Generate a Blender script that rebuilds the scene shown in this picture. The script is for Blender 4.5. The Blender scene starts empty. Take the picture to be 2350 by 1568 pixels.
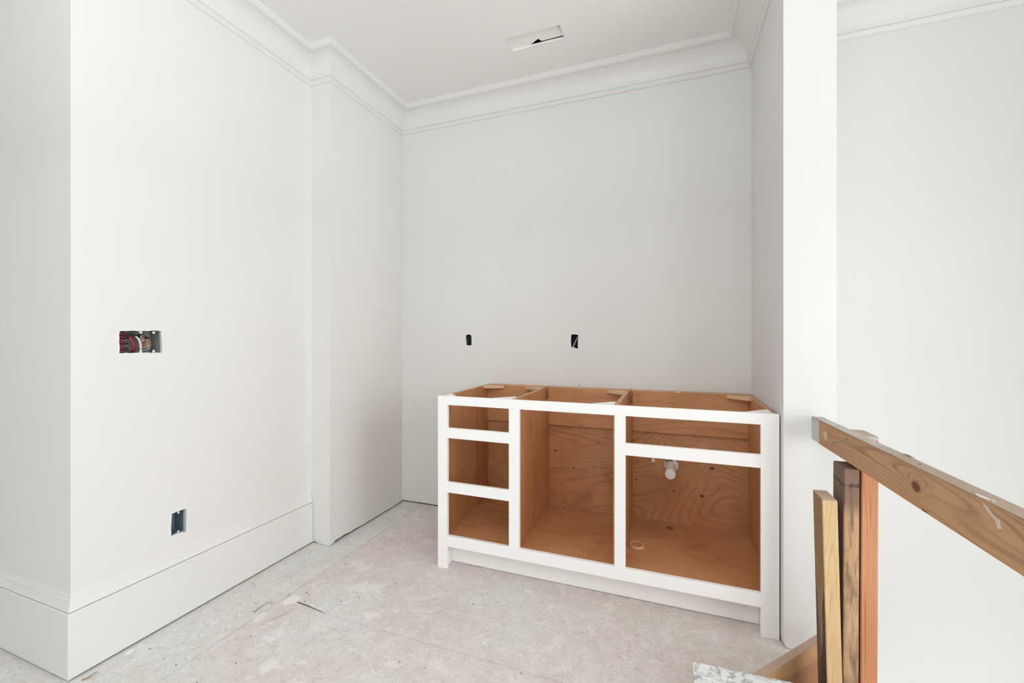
import bpy, bmesh, math, random
from mathutils import Vector, Matrix
from mathutils.geometry import tessellate_polygon
R = random.Random(7)
C = bpy.context.scene.collection
S = bpy.context.scene

# ------------------------------------------------------------------ camera, world, lights, exposure
CAM = Vector((0, 0, 1.1763)); YAW = math.radians(20.4088)
cd = bpy.data.cameras.new('camera'); cam = bpy.data.objects.new('camera', cd); C.objects.link(cam)
cam.location = CAM; cam.rotation_euler = (math.pi/2, 0, YAW)
cd.sensor_width = 36; cd.sensor_fit = 'HORIZONTAL'; cd.lens = 974.66*36/2350
cd.shift_x = -0.00196; cd.shift_y = -0.00437; cd.clip_start = .02
S.camera = cam
w = bpy.data.worlds.new('world'); S.world = w; w.use_nodes = True
w.node_tree.nodes['Background'].inputs[0].default_value = (.93, .96, 1, 1)
w.node_tree.nodes['Background'].inputs[1].default_value = .15
def area(name, loc, rot, sx, sy, power, col=(1, 1, 1)):
    l = bpy.data.lights.new(name, 'AREA'); l.shape = 'RECTANGLE'; l.size = sx; l.size_y = sy
    l.energy = power; l.color = col
    o = bpy.data.objects.new(name, l); C.objects.link(o); o.location = loc; o.rotation_euler = rot
    return o
DAY = (.975, .988, 1)
# daylight coming in through the tall windows of the right wall, behind-right of the camera
area('window_light_right', (2.36, -.75, 1.55), (0, math.radians(90), 0), 2.0, 3.2, 24, DAY)
area('window_light_right', (2.36, -2.0, 1.55), (0, math.radians(90), 0), 2.0, 1.2, 22, DAY)
area('alcove_fill', (2.36, .9, 1.2), (0, math.radians(90), 0), 2.4, 1.2, 19.5, DAY).data.spread = math.radians(115)   # added fill aimed at the alcove's left side, spread narrowed off the far wall
# added frontal fill from behind the camera, set at the rear wall opening
area('rear_fill', (-.1, -2.90, 1.55), (math.radians(87), 0, 0), 3.0, 2.0, 18, DAY)
# added upward fill behind the camera, to lift the ceiling and cabinet
area('ceiling_fill', (-.45, -.85, 1.9), (math.radians(180), 0, 0), 1.2, 1.2, 56, DAY)
# added fill from below, to brighten the stairwell's far wall
area('stairwell_fill', (1.5, .9, -2.2), (math.radians(180), 0, 0), 1.2, 1.6, 34, DAY)
S.view_settings.view_transform = 'Standard'; S.view_settings.look = 'None'
S.view_settings.gamma = 1; S.view_settings.use_curve_mapping = False
S.view_settings.exposure = 0.10
S.cycles.use_denoising = True
S.cycles.max_bounces = 14; S.cycles.diffuse_bounces = 10
S.cycles.sample_clamp_indirect = 6

# ------------------------------------------------------------------ key sizes (metres)
XA, XL, XR, XP = -1.936, -1.800, .395, .563     # left wall, alcove left, alcove right, partition outer face
Y0, Y1, YP, YB, YF = .836, 1.8747, 1.8615, 2.555, 2.4824
ZC = 2.7496; ZL = 2.6095
XFAR, XW, YN = -4.6, 2.45, -3.0                 # outer limits of the room

# ------------------------------------------------------------------ helpers
def link(name, me, parent=None, loc=None):
    o = bpy.data.objects.new(name, me); C.objects.link(o)
    if parent is not None:
        o.parent = parent
    if loc is not None: o.location = loc
    return o
def wloc(o):
    v = Vector((0, 0, 0))
    while o is not None:
        v += o.location; o = o.parent
    return v
def obj(name, bm, mat, parent=None, smooth=False, base=None):
    """bm in world coordinates; origin goes to the parent's base, or to `base` for a top-level mesh"""
    if parent is not None: off = wloc(parent); loc = (0, 0, 0)
    elif base is not None: off = Vector(base); loc = base
    else: off = Vector((0, 0, 0)); loc = (0, 0, 0)
    bmesh.ops.recalc_face_normals(bm, faces=bm.faces[:])
    if off.length: bmesh.ops.translate(bm, verts=bm.verts[:], vec=-off)
    me = bpy.data.meshes.new(name); bm.to_mesh(me); bm.free()
    me.materials.append(mat)
    if smooth:
        for p in me.polygons: p.use_smooth = True
    return link(name, me, parent, loc)
def tag(o, label, cat, group=None):
    o['label'] = label; o['category'] = cat
    if group: o['group'] = group
    return o
def thing(name, label, cat, loc, group=None):
    o = bpy.data.objects.new(name, None); C.objects.link(o); o.location = loc
    o.empty_display_size = .05
    return tag(o, label, cat, group)
def struct(o):
    o['kind'] = 'structure'; return o
def B(): return bmesh.new()
def addbox(bm, x0, x1, y0, y1, z0, z1, bev=0.0, M=None):
    vs = [bm.verts.new(p) for p in ((x0,y0,z0),(x1,y0,z0),(x1,y1,z0),(x0,y1,z0),(x0,y0,z1),(x1,y0,z1),(x1,y1,z1),(x0,y1,z1))]
    fs = [bm.faces.new([vs[i] for i in f]) for f in ((0,3,2,1),(4,5,6,7),(0,1,5,4),(1,2,6,5),(2,3,7,6),(3,0,4,7))]
    if bev > 0:
        es = list({e for f in fs for e in f.edges})
        r = bmesh.ops.bevel(bm, geom=es, offset=bev, segments=1, affect='EDGES', profile=.5)
        vs = list({v for f in r['faces'] for v in f.verts} | {v for v in vs if v.is_valid})
    if M is not None:
        bmesh.ops.transform(bm, matrix=M, verts=vs)
    return bm
def box(*a, **k): return addbox(B(), *a, **k)
def prism(pts, z0, z1, f=None):
    """polygon pts (u,v) between depths z0,z1; f maps (u,v,w)->xyz"""
    bm = B(); f = f or (lambda u, v, w: (u, v, w))
    a = [bm.verts.new(f(u, v, z0)) for u, v in pts]; b = [bm.verts.new(f(u, v, z1)) for u, v in pts]
    bm.faces.new(a); bm.faces.new(b[::-1]); n = len(pts)
    for i in range(n): bm.faces.new((a[i], a[(i+1) % n], b[(i+1) % n], b[i]))
    return bm
def tube(bm, pts, r, n=10, cap=True):
    pts = [Vector(p) for p in pts]; rings = []
    up = Vector((0.123, .05, 1)).normalized()
    for i, p in enumerate(pts):
        t = (pts[min(i+1, len(pts)-1)] - pts[max(i-1, 0)]).normalized()
        s = t.cross(up); s = s.normalized() if s.length > 1e-4 else Vector((1, 0, 0)); u = s.cross(t)
        rr = r[i] if isinstance(r, (list, tuple)) else r
        rings.append([bm.verts.new(p + (s*math.cos(2*math.pi*k/n) + u*math.sin(2*math.pi*k/n))*rr) for k in range(n)])
    for a, b in zip(rings, rings[1:]):
        for k in range(n): bm.faces.new((a[k], a[(k+1) % n], b[(k+1) % n], b[k]))
    if cap: bm.faces.new(rings[0][::-1]); bm.faces.new(rings[-1])
    return bm
def sheet(outline, holes, f, t):
    """a board with irregular outline and holes, t thick; f(u,v,w): w = depth behind the face"""
    loops = [outline] + holes
    flat = [p for l in loops for p in l]
    tris = tessellate_polygon([[Vector((u, v, 0)) for u, v in l] for l in loops])
    bm = B()
    A = [bm.verts.new(f(u, v, 0)) for u, v in flat]; D = [bm.verts.new(f(u, v, t)) for u, v in flat]
    for a, b, c in tris:
        try: bm.faces.new((A[a], A[b], A[c])); bm.faces.new((D[c], D[b], D[a]))
        except ValueError: pass
    k = 0
    for l in loops:
        n = len(l)
        for i in range(n):
            a, b = k+i, k+(i+1) % n
            bm.faces.new((A[a], A[b], D[b], D[a]))
        k += n
    return bm
def ragged(poly, amp, step, rnd):
    out = []
    n = len(poly)
    for i in range(n):
        (x0, y0), (x1, y1) = poly[i], poly[(i+1) % n]
        L = math.hypot(x1-x0, y1-y0); m = max(1, int(L/step))
        for k in range(m):
            t = (k + (rnd.uniform(-.25, .25) if k else 0))/m
            out.append((x0+(x1-x0)*t + rnd.uniform(-amp, amp), y0+(y1-y0)*t + rnd.uniform(-amp, amp)))
    return out
def outset(poly, d, jit, rnd):
    cx = sum(p[0] for p in poly)/len(poly); cy = sum(p[1] for p in poly)/len(poly); out = []
    n = len(poly)
    for i, (x, y) in enumerate(poly):
        x0, y0 = poly[i-1]; x1, y1 = poly[(i+1) % n]
        nx, ny = (y1-y0), -(x1-x0); L = math.hypot(nx, ny) or 1
        if nx*(x-cx) + ny*(y-cy) < 0: nx, ny = -nx, -ny
        e = d + rnd.uniform(-jit, jit); out.append((x+nx/L*e, y+ny/L*e))
    return out
def ring_bm(inner, outer, f, w0, w1):
    bm = B(); n = len(inner); V = []
    for w in (w0, w1): V.append(([bm.verts.new(f(u, v, w)) for u, v in inner], [bm.verts.new(f(u, v, w)) for u, v in outer]))
    (i0, o0), (i1, o1) = V
    for k in range(n):
        j = (k+1) % n
        for q in ((i0[k], i0[j], o0[j], o0[k]), (i1[k], o1[k], o1[j], i1[j]), (i0[k], i1[k], i1[j], i0[j]), (o0[k], o0[j], o1[j], o1[k])):
            bm.faces.new(q)
    return bm
def sweep(path, prof, i0, i1, top=None):
    """profile (offset into the room, z) swept along plan path (room on the right); runs i0..i1 with mitres"""
    def mit(i):
        p = Vector(path[i])
        ns = []
        for a, b in ((i-1, i), (i, i+1)):
            if 0 <= a and b < len(path):
                d = (Vector(path[b]) - Vector(path[a])).normalized(); ns.append(Vector((d.y, -d.x)))
        if len(ns) == 1: return p, ns[0]
        m = ns[0] + ns[1]; return p, m / (1 + ns[0].dot(ns[1]))
    bm = B(); rings = []
    for i in range(i0, i1+1):
        p, m = mit(i)
        rings.append([bm.verts.new((p.x+m.x*o, p.y+m.y*o, z)) for o, z in prof])
    n = len(prof)
    for a, b in zip(rings, rings[1:]):
        for k in range(n): bm.faces.new((a[k], a[(k+1) % n], b[(k+1) % n], b[k]))
    bm.faces.new(rings[0]); bm.faces.new(rings[-1][::-1])
    return bm

# ------------------------------------------------------------------ materials
class NT:
    def __init__(s, name, rough=.6, spec=.3):
        s.m = bpy.data.materials.new(name); s.m.use_nodes = True; s.t = s.m.node_tree
        s.b = s.t.nodes['Principled BSDF']; s.b.inputs['Roughness'].default_value = rough
        s.b.inputs['Specular IOR Level'].default_value = spec
    def n(s, ty, **k):
        o = s.t.nodes.new(ty)
        for a, v in k.items(): setattr(o, a, v)
        return o
    def put(s, sock, v):
        if hasattr(v, 'is_linked') or hasattr(v, 'links'): s.t.links.new(v, sock)
        else: sock.default_value = v
    def coord(s, scale=(1, 1, 1), loc=(0, 0, 0), rot=(0, 0, 0)):
        tc = s.n('ShaderNodeTexCoord'); mp = s.n('ShaderNodeMapping')
        s.t.links.new(tc.outputs['Object'], mp.inputs[0])
        mp.inputs['Location'].default_value = loc; mp.inputs['Rotation'].default_value = rot; mp.inputs['Scale'].default_value = scale
        return mp.outputs[0]
    def noise(s, v, scale, detail=2, rough=.5, dist=0):
        o = s.n('ShaderNodeTexNoise'); s.t.links.new(v, o.inputs['Vector'])
        o.inputs['Scale'].default_value = scale; o.inputs['Detail'].default_value = detail
        o.inputs['Roughness'].default_value = rough; o.inputs['Distortion'].default_value = dist
        return o.outputs['Fac']
    def math(s, op, a, b=0.0, c=None, clamp=False):
        o = s.n('ShaderNodeMath', operation=op); o.use_clamp = clamp
        s.put(o.inputs[0], a); s.put(o.inputs[1], b)
        if c is not None: s.put(o.inputs[2], c)
        return o.outputs[0]
    def ramp(s, fac, stops, interp='LINEAR'):
        o = s.n('ShaderNodeValToRGB'); s.t.links.new(fac, o.inputs[0]); e = o.color_ramp; e.interpolation = interp
        while len(e.elements) < len(stops): e.elements.new(.5)
        for x, (p, c) in zip(e.elements, stops):
            x.position = p; x.color = (c, c, c, 1) if isinstance(c, (int, float)) else (*c, 1)
        return o.outputs[0]
    def mix(s, f, a, b, mode='MIX'):
        o = s.n('ShaderNodeMix', data_type='RGBA', blend_type=mode)
        s.put(o.inputs[0], f)
        for sk, v in ((o.inputs[6], a), (o.inputs[7], b)):
            if isinstance(v, tuple): sk.default_value = (*v, 1)
            else: s.t.links.new(v, sk)
        return o.outputs[2]
    def bump(s, h, strength=.2, dist=.002):
        o = s.n('ShaderNodeBump'); s.t.links.new(h, o.inputs['Height'])
        o.inputs['Strength'].default_value = strength; o.inputs['Distance'].default_value = dist
        s.t.links.new(o.outputs[0], s.b.inputs['Normal'])
    def col(s, v):
        if isinstance(v, tuple): s.b.inputs['Base Color'].default_value = (*v, 1)
        else: s.t.links.new(v, s.b.inputs['Base Color'])
        return s.m
def plain(name, c, rough=.6, spec=.3, metal=0):
    t = NT(name, rough, spec); t.b.inputs['Metallic'].default_value = metal
    v = t.coord(); f = t.noise(v, 40, 3); d = tuple(x*.93 for x in c)
    return t.col(t.mix(f, c, d))
def paint(name, c, rough=.55, bump=.08, spec=.25):
    t = NT(name, rough, spec); v = t.coord()
    big = t.ramp(t.noise(v, 1.7, 2), [(.35, tuple(x*.985 for x in c)), (.65, c)])
    t.bump(t.noise(v, 260, 3, .6), bump, .0006)
    return t.col(big)
WALL = paint('wall_paint', (.735, .735, .722))
WALLCOOL = WALL
CEIL = paint('ceiling_paint', (.80, .80, .785), .8, .05)
TRIM = paint('trim_paint', (.742, .742, .729), .38, .02, .35)
CABW = paint('cabinet_lacquer', (.94, .94, .93), .33, .012, .4)
GYPS = plain('gypsum_edge', (.74, .71, .66), .9, .1)
PAPER = plain('torn_drywall_paper', (.86, .86, .84), .9, .1)
CAVITY = plain('dark_cavity', (.035, .033, .032), .9, .1)
STEEL = plain('galvanised_steel', (.42, .43, .43), .4, .5, .7)
NAIL = plain('nail_steel', (.30, .28, .26), .4, .5, .6)

def wood(name, light, mid, dark, axis='X', rings=9.0, across=3.2, along=.55, seed=0.0, line=.5, fiber=.35, rough=.42,
         knots=(), blotch=.35, third=None, spec=.35, curl=.25, knot_r=.03, stain=None, thick=.8, knot_col=None):
    """plywood / lumber: contour lines of a stretched noise field give cathedral grain; knots add rings to the field"""
    t = NT(name, rough, spec)
    ia = 'XYZ'.index(axis)
    if third is None: third = across
    sc = [across]*3; sc[ia] = along
    v = t.coord(tuple(sc), (seed*3.1, seed*1.7, seed*2.3))
    F = t.noise(v, 1.0, 1.2, .45, curl)
    F = t.math('MULTIPLY', F, rings)
    raw = t.coord()
    kd = None
    for (kx, ky, kz, kr, ks) in knots:
        mp = t.n('ShaderNodeMapping'); t.t.links.new(raw, mp.inputs[0])
        s3 = [1/kr]*3; s3[ia] = 1/(kr*1.55)
        mp.inputs['Scale'].default_value = s3; mp.inputs['Location'].default_value = (-kx*s3[0], -ky*s3[1], -kz*s3[2])
        ln = t.n('ShaderNodeVectorMath', operation='LENGTH'); t.t.links.new(mp.outputs[0], ln.inputs[0])
        L = ln.outputs['Value']
        g = t.math('DIVIDE', ks, t.math('ADD', t.math('MULTIPLY', L, L), .55))
        F = t.math('ADD', F, g)
        kd = L if kd is None else t.math('MINIMUM', kd, L)
    fib = t.coord(tuple(x*(55 if i != ia else 4) for i, x in enumerate((1, 1, 1))), (seed, seed, seed))
    fn = t.noise(fib, 3.2, 3, .65)
    F = t.math('ADD', F, t.math('MULTIPLY', fn, .10))
    fr = t.math('FRACT', F)
    ln = t.ramp(fr, [(0, 0.0), (thick-.25, .12), (thick, 1.0), (min(.99, thick+.08), .5), (1, 0.0)])
    brk = t.ramp(t.noise(v, 2.3, 2), [(.35, .25), (.65, 1)])
    base = t.mix(t.ramp(t.noise(t.coord((1.6, 1.6, 1.6), (seed*5, 2, seed)), 1.6, 2, .5, .4), [(.3, 0.0), (.7, 1.0)]), light, mid)
    c = t.mix(t.math('MULTIPLY', t.math('MULTIPLY', ln, line), brk), base, dark)
    c = t.mix(t.math('MULTIPLY', t.ramp(fn, [(.42, 0.0), (.75, 1.0)]), fiber), c, tuple(x*.62 for x in mid))
    if blotch:
        bl = t.ramp(t.noise(t.coord((1, 1, 1), (seed*7, seed, 4)), 5.5, 3, .55, .6), [(.5, 0.0), (.72, 1.0)])
        c = t.mix(t.math('MULTIPLY', bl, blotch), c, dark)
    if kd is not None:
        kf = t.ramp(kd, [(0.0, 1.0), (.62, .95), (.8, .35), (1.0, 0.0)])
        c = t.mix(kf, c, knot_col or tuple(x*.42 for x in dark))
    if stain is not None:
        c = stain(t, c)
    t.bump(fn, .12, .0006)
    return t.col(c)

MAPLE_L, MAPLE_M, MAPLE_D = (.60, .315, .155), (.50, .235, .095), (.25, .095, .032)
def maple(name, axis, seed, **k):
    a = dict(rings=11, across=2.6, along=.8, line=.62, fiber=.28, rough=.36, blotch=.22)
    a.update(k); a['rings'] *= 2.1; a['thick'] = .74; a['line'] *= .85
    return wood(name, MAPLE_L, MAPLE_M, MAPLE_D, axis, seed=seed, **a)

# ------------------------------------------------------------------ floor
def floor_mat(name, seed, pink, cool, spots):
    t = NT(name, .75, .2); v = t.coord((1, 1, 1), (seed, seed*.7, 0))
    big = t.ramp(t.noise(v, 2.4, 3, .6, .3), [(.32, 0.0), (.56, 1.0)])
    c = t.mix(big, cool, pink)
    tan = t.ramp(t.noise(v, 1.1, 2, .5, .5), [(.56, 0.0), (.75, 1.0)])
    c = t.mix(t.math('MULTIPLY', tan, .6), c, (.62, .55, .49))
    # pressed strands: short chips in many directions, lighter and darker
    lo = hi = None; hs = None
    for k in range(5):
        a = k*.63 + .35
        q = t.coord((1/150, 1/16, 1), (k*.37, .1+k*.2, 0), (0, 0, a)); q.node.vector_type = 'TEXTURE'
        n = t.noise(q, 1.0, 1.5, .5, .5)
        l = t.ramp(n, [(.28, 1.0), (.335, .0)]); h = t.ramp(n, [(.665, .0), (.72, 1.0)])
        lo = l if lo is None else t.math('MAXIMUM', lo, l); hi = h if hi is None else t.math('MAXIMUM', hi, h)
        hs = n if hs is None else t.math('ADD', hs, n)
    h = t.math('MULTIPLY', hs, .2)
    c = t.mix(t.math('MULTIPLY', lo, .55), c, (.44, .40, .37))
    c = t.mix(t.math('MULTIPLY', hi, .45), c, (.84, .83, .81))
    fine = t.noise(v, 95, 3, .7, .8)
    c = t.mix(t.math('MULTIPLY', t.ramp(fine, [(.30, 1.0), (.48, .0)]), .34), c, (.48, .44, .41))
    mott = t.noise(v, 14, 4, .7, .6)
    c = t.mix(t.math('MULTIPLY', t.ramp(mott, [(.32, 1.0), (.48, .0)]), .32), c, (.52, .48, .44))
    c = t.mix(t.math('MULTIPLY', t.ramp(mott, [(.54, .0), (.64, 1.0)]), .38), c, (.80, .80, .79))
    # joint compound spots dropped on the boards
    d = t.noise(v, 13, 3, .6, .2)
    sp = t.ramp(d, [(.665, .0), (.70, 1.0)])
    mask = t.math('MULTIPLY', sp, .75)
    raw = t.coord()
    dn = t.n('ShaderNodeTexNoise'); t.t.links.new(raw, dn.inputs['Vector']); dn.inputs['Scale'].default_value = 30; dn.inputs['Detail'].default_value = 3
    for (x, y, rx, ry, ang) in spots:
        mp = t.n('ShaderNodeMapping', vector_type='TEXTURE'); t.t.links.new(raw, mp.inputs[0])
        mp.inputs['Location'].default_value = (x, y, 0); mp.inputs['Rotation'].default_value = (0, 0, ang); mp.inputs['Scale'].default_value = (rx, ry, 1)
        ln = t.n('ShaderNodeVectorMath', operation='LENGTH'); t.t.links.new(mp.outputs[0], ln.inputs[0])
        e = t.math('ADD', ln.outputs['Value'], t.math('MULTIPLY', t.math('SUBTRACT', dn.outputs['Fac'], .5), 2.6))
        mask = t.math('MAXIMUM', mask, t.ramp(e, [(.6, .75), (1.0, 0.0)]))
    c = t.mix(mask, c, (.77, .765, .745))
    vo = t.n('ShaderNodeTexVoronoi'); t.t.links.new(v, vo.inputs['Vector']); vo.inputs['Scale'].default_value = 17
    sz = t.math('MULTIPLY', t.ramp(t.noise(v, 9, 1), [(.56, .0), (.8, 1.0)]), .06)
    dk = t.math('LESS_THAN', vo.outputs['Distance'], sz)
    c = t.mix(t.math('MULTIPLY', dk, .75), c, (.13, .11, .09))
    t.bump(t.math('ADD', h, t.math('MULTIPLY', mask, .3)), .45, .004)
    return t.col(c)
PINK, COOL = (.665, .605, .585), (.675, .68, .665)
SPOTS = [(-1.35, 1.62, .11, .05, .3), (-1.60, 1.435, .05, .03, 1.2), (-1.62, 1.30, .028, .04, .2), (-1.20, 1.47, .035, .03, 0), (-1.47, 1.75, .04, .02, .9),
         (-1.35, 1.12, .05, .035, .4), (-1.47, 1.22, .03, .02, 0), (-.95, 1.28, .035, .02, 0), (-1.25, 1.17, .03, .015, .5), (-.62, 1.86, .03, .018, 0), (-.5, 1.05, .03, .02, .8)]
FM1 = floor_mat('subfloor_sheet_worn', 1.3, PINK, COOL, SPOTS)
FM2 = FM1
FM3 = floor_mat('subfloor_sheet_left', 1.3, (.67, .655, .64), (.665, .695, .685), [(-1.90, 1.02, .02, .01, 0)])
fl = struct(obj('floor', box(XFAR, XP, YN-.1, YB+.25, -.26, -.0195), plain('joist_deck', (.35, .28, .2)), smooth=False))
SEAM = -1.640; SY = 1.411
for (x0, x1, y0, y1, m) in ((XFAR, SEAM-.0020, YN-.1, YB+.25, FM3),
                            (SEAM, XP, SY+.0015, YB+.25, FM2), (SEAM, XP, SY-1.22, SY, FM1), (SEAM, XP, YN-.1, SY-1.2214, FM1)):
    obj('subfloor_panel', box(x0, x1, y0, y1, -.019, 0, bev=.0007), m, fl)

# ------------------------------------------------------------------ ceiling with its slot
CX0, CX1, CY0, CY1 = -.823, -.532, 2.086, 2.190
slot = ragged([(CX0, CY0), (CX1, CY0+.0), (CX1+.002, CY1), (CX0, CY1)], .0012, .035, R)
fc = lambda u, v, w: (u, v, ZC + w)
ce = struct(obj('ceiling', sheet([(XFAR, YN-.1), (XW+.1, YN-.1), (XW+.1, YB+.25), (XFAR, YB+.25)], [slot], fc, .013), CEIL))
obj('slot_edge', ring_bm(slot, outset(slot, .0035, .001, R), fc, -.0006, .0002), GYPS, ce)
obj('ceiling_deck', box(XFAR, XW+.1, YN-.1, YB+.25, ZC+.12, ZC+.14), CAVITY, ce)

# ------------------------------------------------------------------ walls
def zig(x0, x1, zmin, zmax, step, rnd):
    n = max(2, int(abs(x1-x0)/step)); return [(x0+(x1-x0)*k/n, rnd.uniform(zmin, zmax)) for k in range(n+1)]
T = .0127
# left wall: faces +X, coordinates u = y, v = z
fL = lambda u, v, w: (XA - w, u, v)
sw = ragged([(.973, 1.116), (1.116, 1.113), (1.113, 1.203), (.973, 1.198)], .0016, .012, R)
ou = ragged([(1.147, .356), (1.207, .349), (1.207, .447), (1.148, .447)], .0014, .012, R)
wl = struct(obj('wall_left', sheet([(Y0+T, .012), (Y1, .012), (Y1, ZC), (Y0+T, ZC)], [sw, ou], fL, T), WALL))
for h, nm in ((sw, 'switch'), (ou, 'outlet')):
    obj('torn_paper', ring_bm(h, outset(h, .0024, .0014, R), fL, -.0008, .0003), PAPER, wl)
obj('stud', box(XA-.10, XA-T-.001, 1.30, 1.338, .02, ZC-.01), plain('stud_pine', (.5, .38, .24)), wl)
# near wall piece at the far left: faces -Y
fN = lambda u, v, w: (u, Y0 + w, v)
wn = struct(obj('wall_near', sheet([(XFAR, .012), (XA, .012), (XA, ZC), (XFAR, ZC)], [], fN, T), WALLCOOL))
# step of the alcove: face towards the camera, and the alcove's left side
fS = lambda u, v, w: (u, Y1 + w, v)
bot = [(XA, .010), (-1.925, .004), (-1.91, .012), (-1.885, .004), (-1.86, .003), (-1.83, .001), (-1.812, .003), (XL, .005)]
ws = struct(obj('wall_step', sheet(bot + [(XL, ZC), (XA, ZC)], [], fS, T), WALL))
fI = lambda u, v, w: (XL - w, u, v)
rr = random.Random(3)
bt = [(Y1+T, .008), (1.90, .006), (1.915, .017), (1.95, .016), (1.99, .019), (2.03, .013), (2.08, .015), (2.12, .011)] + zig(2.16, YB, .009, .012, .05, rr)
wi = struct(obj('wall_alcove', sheet(bt + [(YB, ZC), (Y1+T, ZC)], [], fI, T), WALL))
# back wall with two box openings
fB = lambda u, v, w: (u, YB + w, v)
h1 = [(-1.297, 1.183), (-1.293, 1.190), (-1.285, 1.193), (-1.270, 1.193), (-1.259, 1.190), (-1.253, 1.182), (-1.252, 1.150), (-1.252, 1.128),
      (-1.256, 1.124), (-1.258, 1.117), (-1.268, 1.120), (-1.292, 1.122), (-1.294, 1.140), (-1.297, 1.165)]
h2 = ragged([(-.579, 1.112), (-.558, 1.112), (-.551, 1.106), (-.536, 1.106), (-.534, 1.190), (-.550, 1.192), (-.577, 1.193), (-.580, 1.165)], .0012, .012, R)
wb = struct(obj('wall_back', sheet(zig(XL-.05, XR+.05, .017, .020, .12, rr) + [(XR+.05, ZC), (XL-.05, ZC)], [h1, h2], fB, T), WALL))
for h in (h1, h2): obj('torn_paper', ring_bm(h, outset(h, .0030, .0012, R), fB, -.0008, .0003), PAPER, wb)
obj('sill_strip', box(XL, XR, YB+.0005, YB+.012, 0, .009), plain('pale_sill_strip', (.6, .6, .58)), wb)
obj('sheathing', box(XFAR, XP, YB+.12, YB+.14, 0, ZC+.12), CAVITY, wb)
obj('sheathing', box(XFAR-.02, XFAR, YN, YB+.14, 0, ZC+.12), WALL, wn)
# right partition: alcove side, end face towards the camera, stair side
fR = lambda u, v, w: (XR + w, u, v)
fE = lambda u, v, w: (u, YP + w, v)
fG = lambda u, v, w: (XP - w, u, v)
wr = struct(obj('wall_right', sheet([(YP+T, .012), (YB, .012), (YB, ZC), (YP+T, ZC)], [], fR, T), WALL))
ragE = [(XR, .034), (.3965, .020), (.400, .009), (.404, .006), (.412, .003), (.42, .002), (.46, .001), (XP, .001)]
obj('end_face', sheet(ragE + [(XP, ZC), (XR, ZC)], [], fE, T), WALL, wr)
obj('stair_face', sheet([(YP+T, -.3), (YF, -.3), (YF, ZC), (YP+T, ZC)], [], fG, T), WALL, wr)
# stairwell: far wall, side wall, bottom, floor edge
fF = lambda u, v, w: (u, YF + w, v)
wf = struct(obj('wall_stairwell', sheet([(XP-T, -2.6), (XW, -2.6), (XW, ZC), (XP-T, ZC)], [], fF, .02), WALL))
WZ0, WZ1 = .55, 2.55
win = [(-2.35, WZ0), (.85, WZ0), (.85, WZ1), (-2.35, WZ1)]
fW = lambda u, v, w: (XW + w, u, v)
wo = struct(obj('wall_side', sheet([(YN-.1, -2.6), (YF, -2.6), (YF, ZC), (YN-.1, ZC)], [win], fW, .12), WALL))
fr = [(-1.75, WZ0), (1.65, WZ0), (1.65, WZ1), (-1.75, WZ1)]
fQ = lambda u, v, w: (u, YN - w, v)
wq = struct(obj('wall_rear', sheet([(XFAR, -2.6), (XW, -2.6), (XW, ZC), (XFAR, ZC)], [fr], fQ, .12), WALL))
obj('stair_side', box(XP-.02, XP-.001, YN, YF, -2.6, -.262), WALL, fl)
obj('lower_floor', box(XP, XW, YN, YF, -2.65, -2.6), plain('lower_floor_boards', (.62, .58, .52)), fl)
for nm, y0_, y1_ in (('w', -2.35, .85),):
    wd = B()
    for a in (y0_, -.78, y1_-.04): addbox(wd, XW+.03, XW+.07, a, a+.04, WZ0, WZ1)
    for z in (WZ0, 1.53, WZ1-.04): addbox(wd, XW+.03, XW+.07, y0_, y1_, z, z+.04)
    struct(obj('window_1', wd, TRIM))
wd = B()
for a in (-1.75, -.07, 1.61): addbox(wd, a, a+.04, YN-.07, YN-.03, WZ0, WZ1)
for z in (WZ0, 1.53, WZ1-.04): addbox(wd, -1.75, 1.65, YN-.07, YN-.03, z, z+.04)
struct(obj('window_2', wd, TRIM))

# ------------------------------------------------------------------ crown moulding
prof = [(0, ZC), (.1275, ZC), (.1275, ZC-.0055), (.1245, ZC-.007), (.1225, ZC-.0085), (.1150, ZC-.0165), (.1085, ZC-.0195), (.1085, ZC-.0235), (.1060, ZC-.0235), (.1060, ZC-.0215), (.1035, ZC-.0235)]
cxx, cyy, ra, rb = .1035, ZC-.1165, .0825, .093
for k in range(1, 13):
    a = math.pi/2 * k/12; prof.append((cxx - ra*math.sin(a), cyy + rb*math.cos(a)))
prof += [(.0175, ZC-.1175), (.0175, ZC-.1195), (.0215, ZC-.1198), (.0205, ZC-.1225), (.0170, ZC-.1228), (.0165, ZC-.1240), (.0145, ZC-.1285), (.0100, ZC-.1330), (.0085, ZC-.1355), (.0085, ZC-.1380), (.0080, ZC-.1402), (0, ZC-.1402)]
path = [(XFAR, Y0), (XA, Y0), (XA, Y1), (XL, Y1), (XL, YB), (XR, YB), (XR, YP), (XP, YP), (XP, YF), (XW, YF)]
for i in range(len(path)-1):
    struct(obj('trim_%d' % (i+1), sweep(path, prof, i, i+1), TRIM))
# ------------------------------------------------------------------ baseboards with cap
bpath = [(XFAR, Y0), (XA, Y0), (XA, Y1-.003)]
bprof = [(0, .008), (.0125, .008), (.0125, .2295), (.0110, .2310), (0, .2310)]
cprof = [(0, .2342), (.0095, .2342), (.0095, .2365), (.0085, .242), (.0060, .252), (.0045, .262), (.0040, .2715), (.0022, .2725), (.0022, .275), (.0012, .284), (0, .291)]
for nm, i in (('baseboard_near', 0), ('baseboard_left', 1)):
    b = struct(obj(nm, sweep(bpath, bprof, i, i+1), TRIM))
    obj('base_cap', sweep(bpath, cprof, i, i+1), TRIM, b)

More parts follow.
